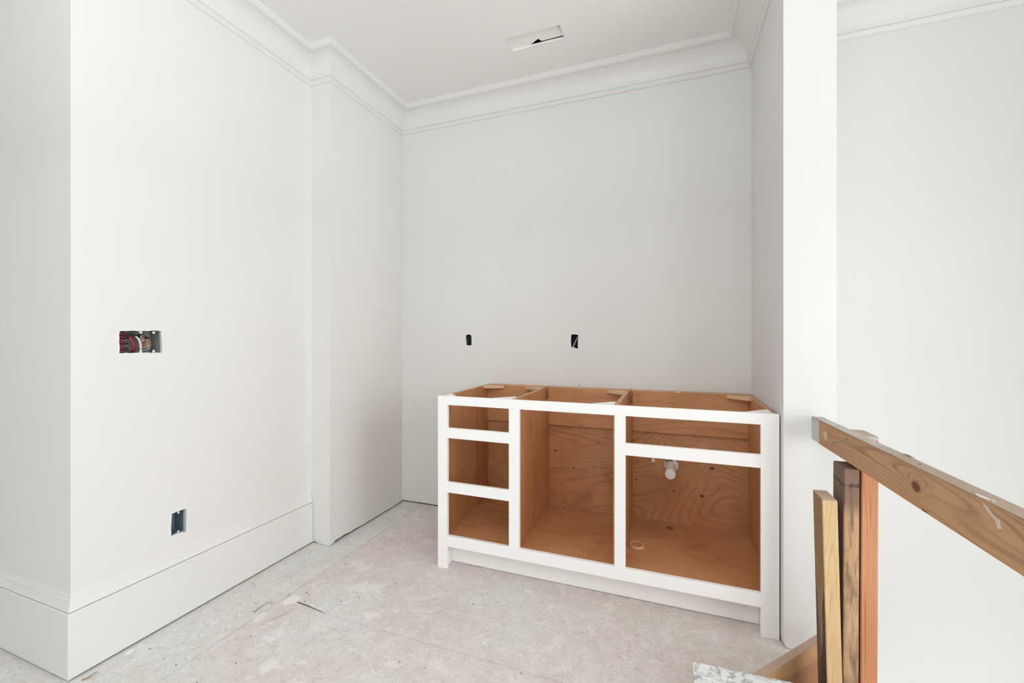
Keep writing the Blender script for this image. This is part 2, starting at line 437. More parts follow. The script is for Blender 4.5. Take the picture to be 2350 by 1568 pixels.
# ------------------------------------------------------------------ base cabinet
YC = 1.9004; CL, CR, CH = -1.123, .390, .876
cab = thing('base_cabinet', 'white open-fronted base cabinet with maple plywood inside, standing against the back wall', 'cabinet', ((CL+CR)/2, YC+.3, 0))
FT = .019; F0, F1 = YC, YC+FT
def fpart(name, x0, x1, z0, z1, y0=F0, y1=F1, m=CABW, bev=.0008, **k):
    return obj(name, box(x0, x1, y0, y1, z0, z1, bev=bev), m, cab)
fpart('stile', CL, -1.069, 0, CH)
fpart('stile', .327, CR, 0, CH)
fpart('rail', -1.069, .327, .832, CH)
fpart('rail', -1.069, .327, .1135, .168)
fpart('mullion', -.734, -.681, .168, .832)
fpart('mullion', -.237, -.190, .168, .832)
fpart('rail', -1.069, -.734, .664, .715)
fpart('rail', -1.069, -.734, .388, .440)
fpart('rail', -.190, .327, .6615, .713)
fpart('toe_kick', -1.081, .333, .003, .150, YC+.0735, YC+.0885)
for a, b in ((-1.120, -1.081), (.333, .388)): fpart('foot_return', a, b, 0.001, .1130, F1+.0005, YC+.0735)
YI = 2.492       # inner face of the back panel
PB = .156        # top of the bottom panels
mL = maple('maple_end_panel', 'Z', 1.0, rings=7, across=3.2, along=.5)
mP = maple('maple_partition', 'Z', 2.2, rings=8, across=3.4, along=.35, line=.4, blotch=.15)
mR = maple('maple_right_panel', 'Z', 3.6, rings=7, across=3.0, along=.5)
o = fpart('end_panel', CL+.004, -1.103, .10, .872, F1, YB-.006, mL)
o = fpart('end_panel', .372, CR-.002, .10, .872, F1, YB-.006, mR)
# partitions: spacer board with a lower ply panel on its right
mS = maple('maple_spacer', 'Y', 5.0, rings=6, across=3, along=.5, line=.3, blotch=.05)
for x in (-.735, -.245):
    fpart('partition_board', x, x+.020, .150, .872, F1, YI, mS if x > -.5 else mL)
    fpart('partition_panel', x+.0205, x+.036, .150, .802, F1, YI, mP)
bays = ((-1.103, -.735), (-.699, -.245), (-.209, .372))
ob = (.0, .0)
cb = Vector(cab.location)
kB = [(x-cb.x, YI-cb.y, z, r, s) for x, z, r, s in ((-.29, .47, .010, 1.2), (-.66, .49, .007, .7), (-.55, .40, .005, .5))]
kC = [(x-cb.x, YI-cb.y, z, r, s) for x, z, r, s in ((.20, .475, .010, .8), (.15, .32, .009, 1.0), (-.19, .37, .006, .5), (.01, .33, .005, .3))]
mbk = [maple('maple_back_panel', 'X', 8.3, rings=12), maple('maple_back_panel_knots', 'X', 9.4, rings=13, along=1.0, across=3.0, knots=kB, curl=.6, blotch=.6, line=.85),
       maple('maple_back_panel_wide', 'X', 12.9, rings=15, along=1.15, across=2.5, knots=kC, curl=.4, blotch=.25)]
mbt = [maple('maple_bottom', 'X', 21.1, rings=9, along=.7, across=3.2, blotch=.3), maple('maple_bottom_middle', 'X', 23.7, rings=12, along=.8, across=3.6, line=.55),
       maple('maple_bottom_right', 'X', 26.2, rings=12, along=.7, across=3.6, line=.5)]
mnl = [maple('maple_nailer', 'X', 31.3+k*3, rings=8, along=.5, across=4.5, line=.45, blotch=.08) for k in range(3)]
for k, (a, b) in enumerate(bays):
    fpart('back_panel', a, b, .150, .872, YI, YI+.012, mbk[k], bev=0)
    fpart('bottom_panel', a, b, .138, PB, F1, YI+.012, mbt[k], bev=0)
    fpart('nailer', a+.0005, b-.0005, .648, .874, YI-.0165, YI-.0005, mnl[k])
# strip between the back panel and the wall
fpart('scribe_strip', CL+.020, .372, .60, .873, YI+.0125, YB-.006, maple('maple_edge', 'X', 40, line=.1, blotch=0))
# corner blocks
mK = wood('block_ply', (.74, .52, .33), (.66, .43, .25), (.42, .22, .10), 'X', rings=5, seed=6.6, line=.25, fiber=.2, blotch=.05)
def block(name, pts, m, z1=.872, t=.016): obj(name, prism(pts, z1-t, z1), m, cab)
yb = YI-.017
for (a, b) in bays:
    if a < -1: block('corner_block', [(a, yb), (a, yb-.060), (a+.012, yb-.062), (a+.118, yb-.012), (a+.118, yb)], mK)
    block('corner_block', [(b, yb), (b-.105, yb), (b-.105, yb-.012), (b-.012, yb-.070), (b, yb-.070)], mK)
yf = F1+.0003
for (a, b) in bays:
    block('front_gusset', [(b, yf), (b, yf+.095), (b-.012, yf+.095), (b-.100, yf+.004), (b-.100, yf)], CABW, .8755)
    if a < -1: block('front_gusset', [(a, yf), (a, yf+.078), (a+.016, yf+.074), (a+.075, yf+.004), (a+.075, yf)], CABW, .8755)
# drilled hole in the right bottom panel
hx, hy = on_hole = (-.012+.0, 2.415)
bm = tube(B(), [(hx, hy, PB+.0002), (hx, hy, PB+.0012)], [.019, .018], 24)
obj('hole_mark', bm, plain('bored_wood', (.25, .105, .045)), cab)

# plumbing
WHITEP = plain('white_pvc', (.82, .81, .79), .35, .5)
px_, pz_ = -.008, .470
dp = thing('drain_pipe', 'white capped plastic drain stub poking through the back of the right cabinet bay', 'pipe', (px_, YI-.0005, pz_))
def ypipe(r, y0, y1, n=28, cx=px_, cz=pz_):
    return tube(B(), [(cx, y0, cz), (cx, y1, cz)], r, n)
bm = tube(B(), [(px_, YI-.165, pz_), (px_, YI-.001, pz_)], .0262, 28); obj('pipe', bm, WHITEP, dp, smooth=False)
bm = tube(B(), [(px_, YI-.168, pz_), (px_, YI-.164, pz_)], [.0235, .0262], 28); obj('end_cap', bm, plain('cap_white', (.86, .86, .84), .4, .4), dp)
bm = tube(B(), [(px_+.004, YI-.006, pz_), (px_+.004, YI-.001, pz_)], [.033, .037], 32); obj('escutcheon', bm, WHITEP, dp)
bm = B()
arc = [(px_-.002+.0315*math.cos(a), pz_+.0315*math.sin(a)) for a in [math.radians(60+k*8) for k in range(11)]]
arc2 = [(px_-.002+.0265*math.cos(a), pz_+.0265*math.sin(a)) for a in [math.radians(60+k*8) for k in range(11)]]
obj('gap_around_pipe', prism(arc + arc2[::-1], YI-.0075, YI-.0061, lambda u, v, w: (u, w, v)), CAVITY, dp)
sp = thing('water_stub', 'small round white pipe stub half hidden under the middle rail of the right bay', 'pipe', (-.098, YI, .494))
obj('pipe', tube(B(), [(-.098, YI-.030, .494), (-.098, YI-.0005, .494)], .0095, 20), WHITEP, sp)
obj('end_cap', tube(B(), [(-.098, YI-.033, .494), (-.098, YI-.029, .494)], [.0075, .0095], 20), plain('stub_cap', (.84, .84, .82), .4), sp)
# hole-saw plug lying in the right bay
gx, gy = -.160, 2.150
pl = thing('wood_plug', 'round wooden hole-saw plug lying flat on the bottom of the right bay', 'wood plug', (gx, gy, PB))
obj('disc', tube(B(), [(gx, gy, PB+.0002), (gx, gy, PB+.008)], .0305, 32), maple('plug_face', 'X', 50, line=.2, blotch=0), pl)
def annulus(cx, cy, z0, z1, r0, r1, n=32):
    ang = [2*math.pi*k/n for k in range(n)]
    return ring_bm([(cx+r0*math.cos(a), cy+r0*math.sin(a)) for a in ang], [(cx+r1*math.cos(a), cy+r1*math.sin(a)) for a in ang], lambda u, v, w: (u, v, w), z0, z1)
obj('rim', annulus(gx, gy, PB+.0002, PB+.0098, .0300, .0335), plain('cut_wood_rim', (.78, .52, .34)), pl)
obj('pilot_hole', tube(B(), [(gx, gy, PB+.008), (gx, gy, PB+.0086)], .0022, 10), plain('pilot_wood', (.8, .6, .45)), pl)

# ------------------------------------------------------------------ electrical boxes
def shellbox(f, u0, u1, v0, v1, d0, d1, t=.002):
    """open box behind a wall face: four sides and a back"""
    bm = B()
    def q(ua, ub, va, vb, wa, wb):
        P = [f(u, v, w) for w in (wa, wb) for u, v in ((ua, va), (ub, va), (ub, vb), (ua, vb))]
        vs = [bm.verts.new(p) for p in P]
        for i in ((0,1,2,3),(7,6,5,4),(0,4,5,1),(1,5,6,2),(2,6,7,3),(3,7,4,0)): bm.faces.new([vs[k] for k in i])
    q(u0, u0+t, v0, v1, d0, d1); q(u1-t, u1, v0, v1, d0, d1); q(u0, u1, v0, v0+t, d0, d1); q(u0, u1, v1-t, v1, d0, d1); q(u0, u1, v0, v1, d1-t, d1)
    return bm
def lug(f, u, v, r=.0042, d=.0035, tall=.006, up=1):
    pts = [(u-r*1.2, v+up*tall*.9)] + [(u+r*math.cos(a), v - up*r*math.sin(a)) for a in [math.pi - k*math.pi/8 for k in range(9)]] + [(u+r*1.2, v+up*tall*.9)]
    return prism(pts, d, d+.002, f)
LUG = plain('screw_lug', (.72, .72, .70), .4, .5, .0)
SCREW = plain('screw_hole', (.06, .06, .06))
RED = plain('red_insulation', (.30, .018, .025), .35, .5); BLK = plain('black_insulation', (.02, .02, .022), .35, .5)
BLU = plain('slate_insulation', (.13, .15, .22), .35, .5); COP = plain('bare_copper', (.55, .33, .22), .4, .5, .5); WHT = plain('white_cable', (.75, .75, .74), .4, .5)
GREYBOX = plain('grey_plastic_box', (.30, .31, .29), .5); BLUEBOX = plain('blue_plastic_box', (.17, .235, .29), .4, .4)
sb = thing('switch_box', 'wide grey switch box with red, black and copper wires in the left wall', 'electrical box', (XA-.0025, 1.044, 1.158))
obj('box_shell', shellbox(fL, .973, 1.1185, 1.110, 1.2045, .0135, .082), GREYBOX, sb)
for u in (1.044, 1.088):
    obj('screw_lug', lug(fL, u, 1.193, d=.004), LUG, sb); obj('screw_lug', lug(fL, u, 1.121, d=.004, up=-1), LUG, sb)
def wire(name, pts, r, m, parent, n=8):
    # smooth the polyline (Catmull-Rom)
    P = [Vector(p) for p in pts]; Q = []
    for i in range(len(P)-1):
        a, b, c, d = P[max(i-1, 0)], P[i], P[i+1], P[min(i+2, len(P)-1)]
        for k in range(5):
            t = k/5; Q.append(.5*((2*b)+(c-a)*t+(2*a-5*b+4*c-d)*t*t+(3*b-a-3*c+d)*t**3))
    Q.append(P[-1])
    return obj(name, tube(B(), Q, r, n), m, parent, smooth=True)
def L(u, v, w): return fL(u, v, w)
for k in range(7):
    v = 1.124 + k*.0105
    wire('red_wire', [L(.979, v, .060), L(.981, v+.002, .020), L(.990, v-.001, .014), L(1.004, v+.002*(k % 3), .030), L(1.012, v, .055)], .0028, RED, sb)
for k in range(6):
    v = 1.128 + k*.0110
    wire('black_wire', [L(.988, v, .022), L(1.000, v+.002, .018), L(1.014, v+.001, .026), L(1.020, v, .05)], .0026, BLU if k % 2 else BLK, sb)
wire('red_wire', [L(1.010, 1.190, .050), L(1.014, 1.176, .018), L(1.022, 1.150, .012), L(1.026, 1.125, .020), L(1.030, 1.115, .05)], .0036, RED, sb)
wire('red_wire', [L(1.019, 1.188, .050), L(1.021, 1.172, .022), L(1.028, 1.150, .016), L(1.034, 1.128, .022), L(1.036, 1.116, .05)], .0034, RED, sb)
wire('paper_tag', [L(1.034, 1.180, .020), L(1.040, 1.168, .011), L(1.045, 1.150, .009), L(1.047, 1.130, .010), L(1.047, 1.118, .014)], .0030, WHT, sb)
for r0, m, dz in ((.017, COP, 0), (.0205, BLK, .001), (.013, COP, -.003), (.009, COP, .001), (.0235, STEEL, .0)):
    wire('copper_coil' if m is COP else 'black_wire' if m is BLK else 'cable', [L(1.070+r0*.85*math.cos(a), 1.155+dz+r0*1.25*math.sin(a), .030+.006*math.sin(2*a)) for a in [k*2*math.pi/12 for k in range(13)]], .0024, m, sb)
wire('cable', [L(1.050, 1.197, .055), L(1.054, 1.182, .035), L(1.066, 1.178, .03), L(1.078, 1.186, .05)], .004, plain('grey_cable', (.33, .35, .40), .4), sb)
wire('black_wire', [L(.985, 1.183, .02), L(1.01, 1.186, .018), L(1.04, 1.180, .022), L(1.06, 1.186, .04)], .0045, BLK, sb)
wire('black_wire', [L(1.052, 1.176, .03), L(1.070, 1.172, .028), L(1.088, 1.172, .036)], .0035, BLK, sb)

bx = thing('outlet_box', 'blue-grey outlet box with a white cable, low in the left wall above the baseboard', 'electrical box', (XA-.0025, 1.178, .40))
obj('box_shell', shellbox(fL, 1.150, 1.2085, .347, .449, .0135, .078), BLUEBOX, bx)
obj('box_lip', ring_bm([(1.151, .353), (1.2025, .353), (1.2025, .446), (1.151, .446)], [(1.1495, .3505), (1.2045, .3505), (1.2045, .448), (1.1495, .448)], fL, .003, .013), plain('box_lip_grey', (.5, .52, .54), .4), bx)
obj('screw_lug', lug(fL, 1.178, .439, .0036, .002), LUG, bx); obj('screw_lug', lug(fL, 1.177, .362, .0036, .002, up=-1), LUG, bx)
wire('cable', [L(1.190, .444, .062), L(1.176, .420, .045), L(1.160, .385, .028), L(1.155, .366, .030)], .0030, WHT, bx)
wire('cable', [L(1.184, .444, .064), L(1.170, .420, .050), L(1.156, .392, .034), L(1.154, .372, .036)], .0030, plain('pale_blue_cable', (.45, .52, .6), .4), bx)
wire('black_wire', [L(1.176, .445, .065), L(1.163, .425, .05), L(1.155, .400, .040)], .005, BLK, bx)

def K(u, v, w): return fB(u, v, w)
b1 = thing('cable_box', 'narrow round-topped black cable opening in the back wall, left of two', 'electrical box', (-1.275, YB+.0132, 1.155))
obj('box_shell', shellbox(fB, -1.304, -1.246, 1.110, 1.200, .0135, .075), plain('black_plastic_box', (.02, .02, .02), .5), b1)
DG = plain('dark_grey_cable', (.075, .075, .075), .4)
for u in (-1.289, -1.272, -1.257):
    wire('cable', [K(u-.002, 1.196, .045), K(u, 1.170, .022), K(u+.001, 1.145, .020), K(u+.002, 1.115, .045)], .0045, DG, b1)
b2 = thing('wall_box', 'ragged rectangular box opening with one pale slanting cable, right of two in back wall', 'electrical box', (-.557, YB+.0132, 1.149))
obj('box_shell', shellbox(fB, -.588, -.528, 1.098, 1.201, .0135, .075), plain('black_plastic_box_2', (.028, .028, .03), .5), b2)
wire('cable', [K(-.538, 1.198, .060), K(-.546, 1.172, .030), K(-.560, 1.135, .012), K(-.571, 1.108, .008)], .0034, plain('pale_cable', (.5, .5, .47), .4), b2)
# nail head in the back wall
nm = tag(obj('wall_nail', tube(B(), [(-.526, YB-.004, .8835), (-.526, YB+.004, .8835)], [.0032, .0026], 10), SCREW, base=(-.526, YB, .8835)), 'tiny dark nail head in the back wall just above the cabinet', 'nail')

# ------------------------------------------------------------------ ceiling slot cover
cv = thing('slot_cover', 'loose white panel scrap behind the rectangular slot cut in the ceiling', 'panel', (-.678, 2.138, ZC+.0135))
pts = [(CX0-.012, CY0-.012), (CX1+.006, CY0-.012), (CX1+.006, CY1-.006), (-.655, CY1-.006), (-.668, CY1-.028), (-.722, CY1+.002), (-.735, CY1+.006), (CX0-.012, CY1+.006)]
obj('panel_sheet', prism(pts, ZC+.0136, ZC+.019), plain('white_backing', (.84, .84, .82)), cv)
obj('folded_flap', prism([(CX1-.016, CY0-.010), (CX1+.012, CY0-.010), (CX1+.012, CY1-.030), (CX1-.006, CY1-.032)], ZC+.0095, ZC+.0133), plain('flap_grey', (.60, .58, .56)), cv)

# ------------------------------------------------------------------ lumber at the stair edge
def orient(P, Q, up=Vector((0, 0, 1))):
    """matrix whose +Y runs from P to Q"""
    y = (Q-P).normalized(); x = y.cross(up).normalized(); z = x.cross(y)
    return Matrix(((x.x, y.x, z.x, P.x), (x.y, y.y, z.y, P.y), (x.z, y.z, z.z, P.z), (0, 0, 0, 1))), (Q-P).length
def lumber_local(name, label, P, Q, w_, h_, mat, bev=.002, up=Vector((0, 0, 1))):
    M, Ln = orient(Vector(P), Vector(Q), up)
    e = bpy.data.objects.new(name, None); C.objects.link(e); e.matrix_world = M
    e.rotation_mode = 'XYZ'
    tag(e, label, 'lumber')
    bm = box(0, w_, 0, Ln, 0, h_)
    es = [x for x in bm.edges]
    bmesh.ops.bevel(bm, geom=es, offset=bev, segments=2, affect='EDGES')
    bmesh.ops.recalc_face_normals(bm, faces=bm.faces[:])
    me = bpy.data.meshes.new('board'); bm.to_mesh(me); bm.free(); me.materials.append(mat)
    link('board', me, e)
    return e, Ln, M
def band(t, c, axis, pos, width, col, amt, nscale=18, namp=.02, seed=0.0, above=True):
    """a stain on one side of coordinate `pos`, edge broken by noise"""
    v = t.coord(); sep = t.n('ShaderNodeSeparateXYZ'); t.t.links.new(v, sep.inputs[0])
    n = t.noise(t.coord((1, 1, 1), (seed, seed, seed)), nscale, 3, .6)
    d = t.math('SUBTRACT', sep.outputs['XYZ'.index(axis)], pos)
    if not above: d = t.math('MULTIPLY', d, -1.0)
    d = t.math('ADD', d, t.math('MULTIPLY', t.math('SUBTRACT', n, .5), namp*4))
    f = t.math('MULTIPLY', t.math('DIVIDE', d, width, clamp=True), amt)
    return t.mix(f, c, col)
def specks(t, c, scale, size, col, amt=.9, seed=0.0):
    v = t.coord((1, 1, 1), (seed, seed, seed)); vo = t.n('ShaderNodeTexVoronoi'); t.t.links.new(v, vo.inputs['Vector']); vo.inputs['Scale'].default_value = scale
    sz = t.math('MULTIPLY', t.ramp(t.noise(v, scale*.6, 1), [(.52, .0), (.7, 1.0)]), size)
    return t.mix(t.math('MULTIPLY', t.math('LESS_THAN', vo.outputs['Distance'], sz), amt), c, col)

# --- top rail (runs along Y, on edge). local frame: +Y towards the camera, +X to the left (-x world), +Z up
RL = (.4805, 1.8440, .8848-.084); RN = (.4772, .40, .8848-.084+.0380)
P = Vector(RL) + Vector((.0362, 0, 0)); Q = Vector(RN) + Vector((.0362, 0, 0))
def rail_stain(t, c):
    # local: y from far end; x = .0362 is the face we see; z up
    GR = (.50, .51, .50)
    c2 = band(t, c, 'Z', .0815, .0012, GR, .92, 9, .0002, 1, True)      # painted top edge
    v = t.coord(); sep = t.n('ShaderNodeSeparateXYZ'); t.t.links.new(v, sep.inputs[0])
    n = t.noise(v, 14, 3, .6)
    far = t.math('LESS_THAN', t.math('ADD', sep.outputs[1], t.math('MULTIPLY', t.math('SUBTRACT', n, .5), .9)), .60)
    keep = t.math('GREATER_THAN', sep.outputs[2], .0832)
    # top edge: grey paint near the far end wearing to bare brown wood towards the camera
    topc = t.mix(t.ramp(t.math('ADD', t.math('MULTIPLY', sep.outputs[1], 1.0), t.math('MULTIPLY', t.math('SUBTRACT', t.noise(t.coord((30, 6, 30)), 1.0, 4, .7), .5), .8)), [(.28, 0.0), (.62, 1.0)]), (.60, .61, .595), (.40, .32, .26))
    c = t.mix(t.math('MULTIPLY', keep, .95), c, topc)
    c = t.mix(t.math('MULTIPLY', t.math('LESS_THAN', sep.outputs[1], .085), .95), c, (.55, .565, .56))
    c = band(t, c, 'Z', .070, .016, (.24, .17, .12), .45, 12, .006, 3, True)
    c = specks(t, c, 60, .10, (.85, .83, .8), .9, 2.0)
    return c
rk = [(.0362, .718, .043, .0145, 3.2), (.0362, .749, -.001, .009, 1.6)]
pine_rail = wood('old_pine_rail', (.60, .36, .20), (.50, .285, .145), (.19, .085, .038), 'Y', rings=26, across=8, along=.75, seed=3.4, line=.95,
                 fiber=.22, rough=.6, knots=rk, blotch=.12, stain=rail_stain, spec=.2, curl=.15, thick=.80, knot_col=(.17, .062, .035))
rail, rl, RM = lumber_local('guard_rail', 'long old pine board nailed level as a guard rail, grey paint on its top edge', P, Q, .0362, .084, pine_rail, .0022)
# local x in orient(): y.cross(up): y=-Y -> x = (-Y) x Z = -X ; so the board spans world x from .5167 down to .4805
def rail_pt(y, z): return RM @ Vector((.0362, y, z))
a = rail_pt(.30, .054); 
def local_part(name, bm, mat, parent, M):
    bmesh.ops.transform(bm, matrix=M.inverted(), verts=bm.verts[:])
    bmesh.ops.recalc_face_normals(bm, faces=bm.faces[:])
    me = bpy.data.meshes.new(name); bm.to_mesh(me); bm.free(); me.materials.append(mat); return link(name, me, parent)
local_part('nail', tube(B(), [a+Vector((.004, 0, 0)), a+Vector((-.026, -.004, -.006)), a+Vector((-.027, -.004, -.0062))], [.0016, .0016, .0028], 8), NAIL, rail, RM)
for y, z in ((.279, .060), (.326, .062), (.338, .067)):
    b = rail_pt(y, z); local_part('nail_hole', tube(B(), [b+Vector((.002, 0, 0)), b+Vector((-.0004, 0, 0))], .0022, 8), SCREW, rail, RM)
for y, x in ((.221, .022), (.602, .032), (.689, .017)):
    b = RM @ Vector((x, y, .084)); local_part('nail_hole', tube(B(), [b+Vector((0, 0, -.003)), b+Vector((0, 0, .0004))], .0026, 8), SCREW, rail, RM)
b = RM @ Vector((.004, .605, .083)); 
local_part('splinter', tube(B(), [b+Vector((0, .03, -.001)), b+Vector((.0, .0, .003)), b+Vector((.002, -.03, .004))], [.0012, .002, .0004], 6), plain('grey_splinter', (.35, .33, .3)), rail, RM)
PNT = plain('dried_white_paint', (.60, .56, .53), .5)
def blob(cx, cy, rx, ry, rnd, n=16, j=.18):
    return [(cx+rx*(1+rnd.uniform(-j, j))*math.cos(2*math.pi*k/n), cy+ry*(1+rnd.uniform(-j, j))*math.sin(2*math.pi*k/n)) for k in range(n)]
fface = lambda u, v, w: RM @ Vector((.0362+w, u, v))
ftop = lambda u, v, w: RM @ Vector((v, u, .084+w))
rb_ = random.Random(11)
for pts_, ff in (([(.925, .078), (.934, .077), (.952, .066), (.962, .066), (.966, .052), (.960, .050), (.955, .061), (.938, .068)], fface),
                 (blob(.910, .029, .016, .0045, rb_), ftop), (blob(.93, .026, .006, .002, rb_), ftop)):
    local_part('paint_drip', prism(pts_, .0001, .0012, ff), PNT, rail, RM)
for pts_ in ([(.13, .050), (.15, .056), (.175, .052), (.17, .034), (.155, .024), (.14, .034)],):
    local_part('paint_smear', prism(pts_, .0001, .0005, fface), plain('thin_smear', (.60, .47, .38)), rail, RM)

# --- posts. frames: vertical boards; P at foot, Q at top; local +Y up
def post(name, label, foot, top, w_, l_, mat, bev=.0018):
    """foot / top = near-left corner; w_ along world x, l_ along world y"""
    F, Tt = Vector(foot), Vector(top)
    ydir = (Tt-F).normalized()
    x = Vector((1, 0, 0)); x = (x - ydir*x.dot(ydir)).normalized(); z = x.cross(ydir)   # z ~ -Y? x cross up = -y
    z = -z                                                                         # +Z local towards +y world; left-handed fixed below
    M = Matrix(((ydir.x, z.x, x.x*-1, F.x), (ydir.y, z.y, x.y*-1, F.y), (ydir.z, z.z, x.z*-1, F.z), (0, 0, 0, 1)))
    if M.to_3x3().determinant() < 0:
        M = Matrix(((ydir.x, z.x, x.x, F.x), (ydir.y, z.y, x.y, F.y), (ydir.z, z.z, x.z, F.z), (0, 0, 0, 1)))
        sgn = 1
    else: sgn = -1
    e = bpy.data.objects.new(name, None); C.objects.link(e); e.matrix_world = M; tag(e, label, 'lumber')
    Ln = (Tt-F).length
    bm = box(0, Ln, 0, l_, 0, sgn*w_) if sgn > 0 else box(0, Ln, 0, l_, -w_, 0)
    bmesh.ops.bevel(bm, geom=bm.edges[:], offset=bev, segments=2, affect='EDGES')
    bmesh.ops.recalc_face_normals(bm, faces=bm.faces[:])
    me = bpy.data.meshes.new('board'); bm.to_mesh(me); bm.free(); me.materials.append(mat); link('board', me, e)
    return e, M, sgn
# local axes of a post: X up, Y depth (away from camera), Z across (sgn)
def st_yellow(t, c):
    # left wide face brown, with dark bark along its front edge, growing lower down
    v = t.coord(); sep = t.n('ShaderNodeSeparateXYZ'); t.t.links.new(v, sep.inputs[0])
    depth = sep.outputs[1]
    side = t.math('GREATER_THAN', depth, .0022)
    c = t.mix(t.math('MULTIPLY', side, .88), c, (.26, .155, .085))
    n = t.noise(t.coord((7, 60, 60), (3, 1, 2)), 1.0, 3, .6)
    e = t.math('ADD', t.math('MULTIPLY', t.math('SUBTRACT', .44, sep.outputs[0]), .17), t.math('MULTIPLY', t.math('SUBTRACT', n, .42), .06))
    bark = t.math('MULTIPLY', t.math('LESS_THAN', depth, e), side)
    c = t.mix(t.math('MULTIPLY', bark, .9), c, (.055, .038, .036))
    dk = t.math('MULTIPLY', t.math('GREATER_THAN', depth, t.math('SUBTRACT', .085, e)), side)
    c = t.mix(t.math('MULTIPLY', dk, .7), c, (.08, .06, .05))
    top = t.math('GREATER_THAN', sep.outputs[0], .6945)
    return t.mix(top, c, (.50, .36, .25))
m_y = wood('yellow_spruce', (.72, .53, .30), (.63, .42, .22), (.38, .22, .10), 'X', rings=24, across=26, along=.45, seed=4.0, line=.5, fiber=.25, rough=.65, blotch=.1, stain=st_yellow, spec=.15)
def st_dark(t, c):
    v = t.coord(); sep = t.n('ShaderNodeSeparateXYZ'); t.t.links.new(v, sep.inputs[0])
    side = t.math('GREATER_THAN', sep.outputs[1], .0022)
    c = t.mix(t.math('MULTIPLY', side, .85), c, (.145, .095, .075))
    c = band(t, c, 'X', .655, .04, (.20, .135, .105), .85, 8, .02, 5, True)
    n = t.noise(t.coord((6, 40, 40), (1, 3, 2)), 1.0, 4, .65)
    c = t.mix(t.math('MULTIPLY', t.ramp(n, [(.48, 0.0), (.62, 1.0)]), .7), c, (.13, .08, .06))
    c = band(t, c, 'X', .20, .05, (.26, .14, .09), .7, 7, .015, 9, False)
    dz = t.math('ABSOLUTE', t.math('SUBTRACT', sep.outputs[0], .742))
    v2 = t.math('MULTIPLY', t.math('LESS_THAN', t.math('ADD', dz, t.math('MULTIPLY', t.noise(v, 70, 4, .7), .045)), .027), .65)
    c = t.mix(v2, c, (.04, .035, .038))
    c = specks(t, c, 85, .13, (.10, .06, .04), .8, 1.0)
    return specks(t, c, 40, .09, (.85, .85, .83), .9, 6.0)
m_d = wood('weathered_stud', (.60, .40, .23), (.50, .31, .17), (.25, .13, .07), 'X', rings=12, across=14, along=.5, seed=8.0, line=.35, fiber=.45, rough=.7, blotch=.3, stain=st_dark, spec=.15)
def st_red(t, c):
    v = t.coord(); sep = t.n('ShaderNodeSeparateXYZ'); t.t.links.new(v, sep.inputs[0])
    top = t.math('GREATER_THAN', sep.outputs[0], .8775)
    c = t.mix(top, c, (.46, .45, .43))
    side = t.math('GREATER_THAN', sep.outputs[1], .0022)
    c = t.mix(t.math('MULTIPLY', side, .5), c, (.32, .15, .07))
    return specks(t, c, 55, .08, (.85, .84, .82), .95, 3.0)
m_r = wood('red_fir_post', (.62, .295, .155), (.55, .24, .115), (.30, .10, .04), 'X', rings=26, across=22, along=.35, seed=15.0, line=.62, fiber=.2, rough=.6, blotch=.08, stain=st_red, spec=.2)
post('stud_offcut', 'shortest pale yellow stud with dark bark edge, leaning leftmost of the upright boards', (.4305, 1.490, 0), (.4155, 1.493, .697), .038, .0889, m_y)
post('support_post', 'weathered brown stained stud standing under the guard rail, middle of three uprights', (.4705, 1.508, 0), (.4735, 1.508, .7895), .038, .0889, m_d)
post('rail_post', 'reddish fir post behind the guard rail, its top rising above the rail', (.5125, 1.507, 0), (.5180, 1.512, .8885), .040, .098, m_r)
# --- board on edge on the floor, diagonal
def st_low(t, c):
    v = t.coord(); sep = t.n('ShaderNodeSeparateXYZ'); t.t.links.new(v, sep.inputs[0])
    z = t.math('ADD', sep.outputs[2], t.math('MULTIPLY', t.math('SUBTRACT', t.noise(t.coord((8, 3, 8)), 1.0, 2), .5), .02))
    c = t.mix(t.math('MULTIPLY', t.math('LESS_THAN', z, .088), .75), c, (.38, .17, .085))
    top = t.math('GREATER_THAN', sep.outputs[2], .1335)
    return t.mix(t.math('MULTIPLY', top, .8), c, (.40, .30, .24))
m_b = wood('two_tone_fir', (.60, .36, .17), (.52, .29, .13), (.28, .12, .05), 'Y', rings=20, across=16, along=.5, seed=19.0, line=.55, fiber=.25, rough=.6, blotch=.1, stain=st_low, spec=.2)
dv = Vector((.194, .222, 0)).normalized()
Pb = Vector((.262, 1.482, 0)) - dv*.28; Qb = Vector((.262, 1.482, 0)) + dv*.385
bm_e, bl, BM = lumber_local('floor_board', 'wide two-tone board standing on edge on the floor behind the uprights', Pb + Vector((dv.y, -dv.x, 0))*0, Qb, .0001, .001, m_b)
for ch in list(bm_e.children): bpy.data.objects.remove(ch)
bm = box(-.026, 0, 0, bl, 0, .1355); bmesh.ops.bevel(bm, geom=bm.edges[:], offset=.0015, segments=2, affect='EDGES'); bmesh.ops.recalc_face_normals(bm, faces=bm.faces[:])
me = bpy.data.meshes.new('board'); bm.to_mesh(me); bm.free(); me.materials.append(m_b); link('board', me, bm_e)
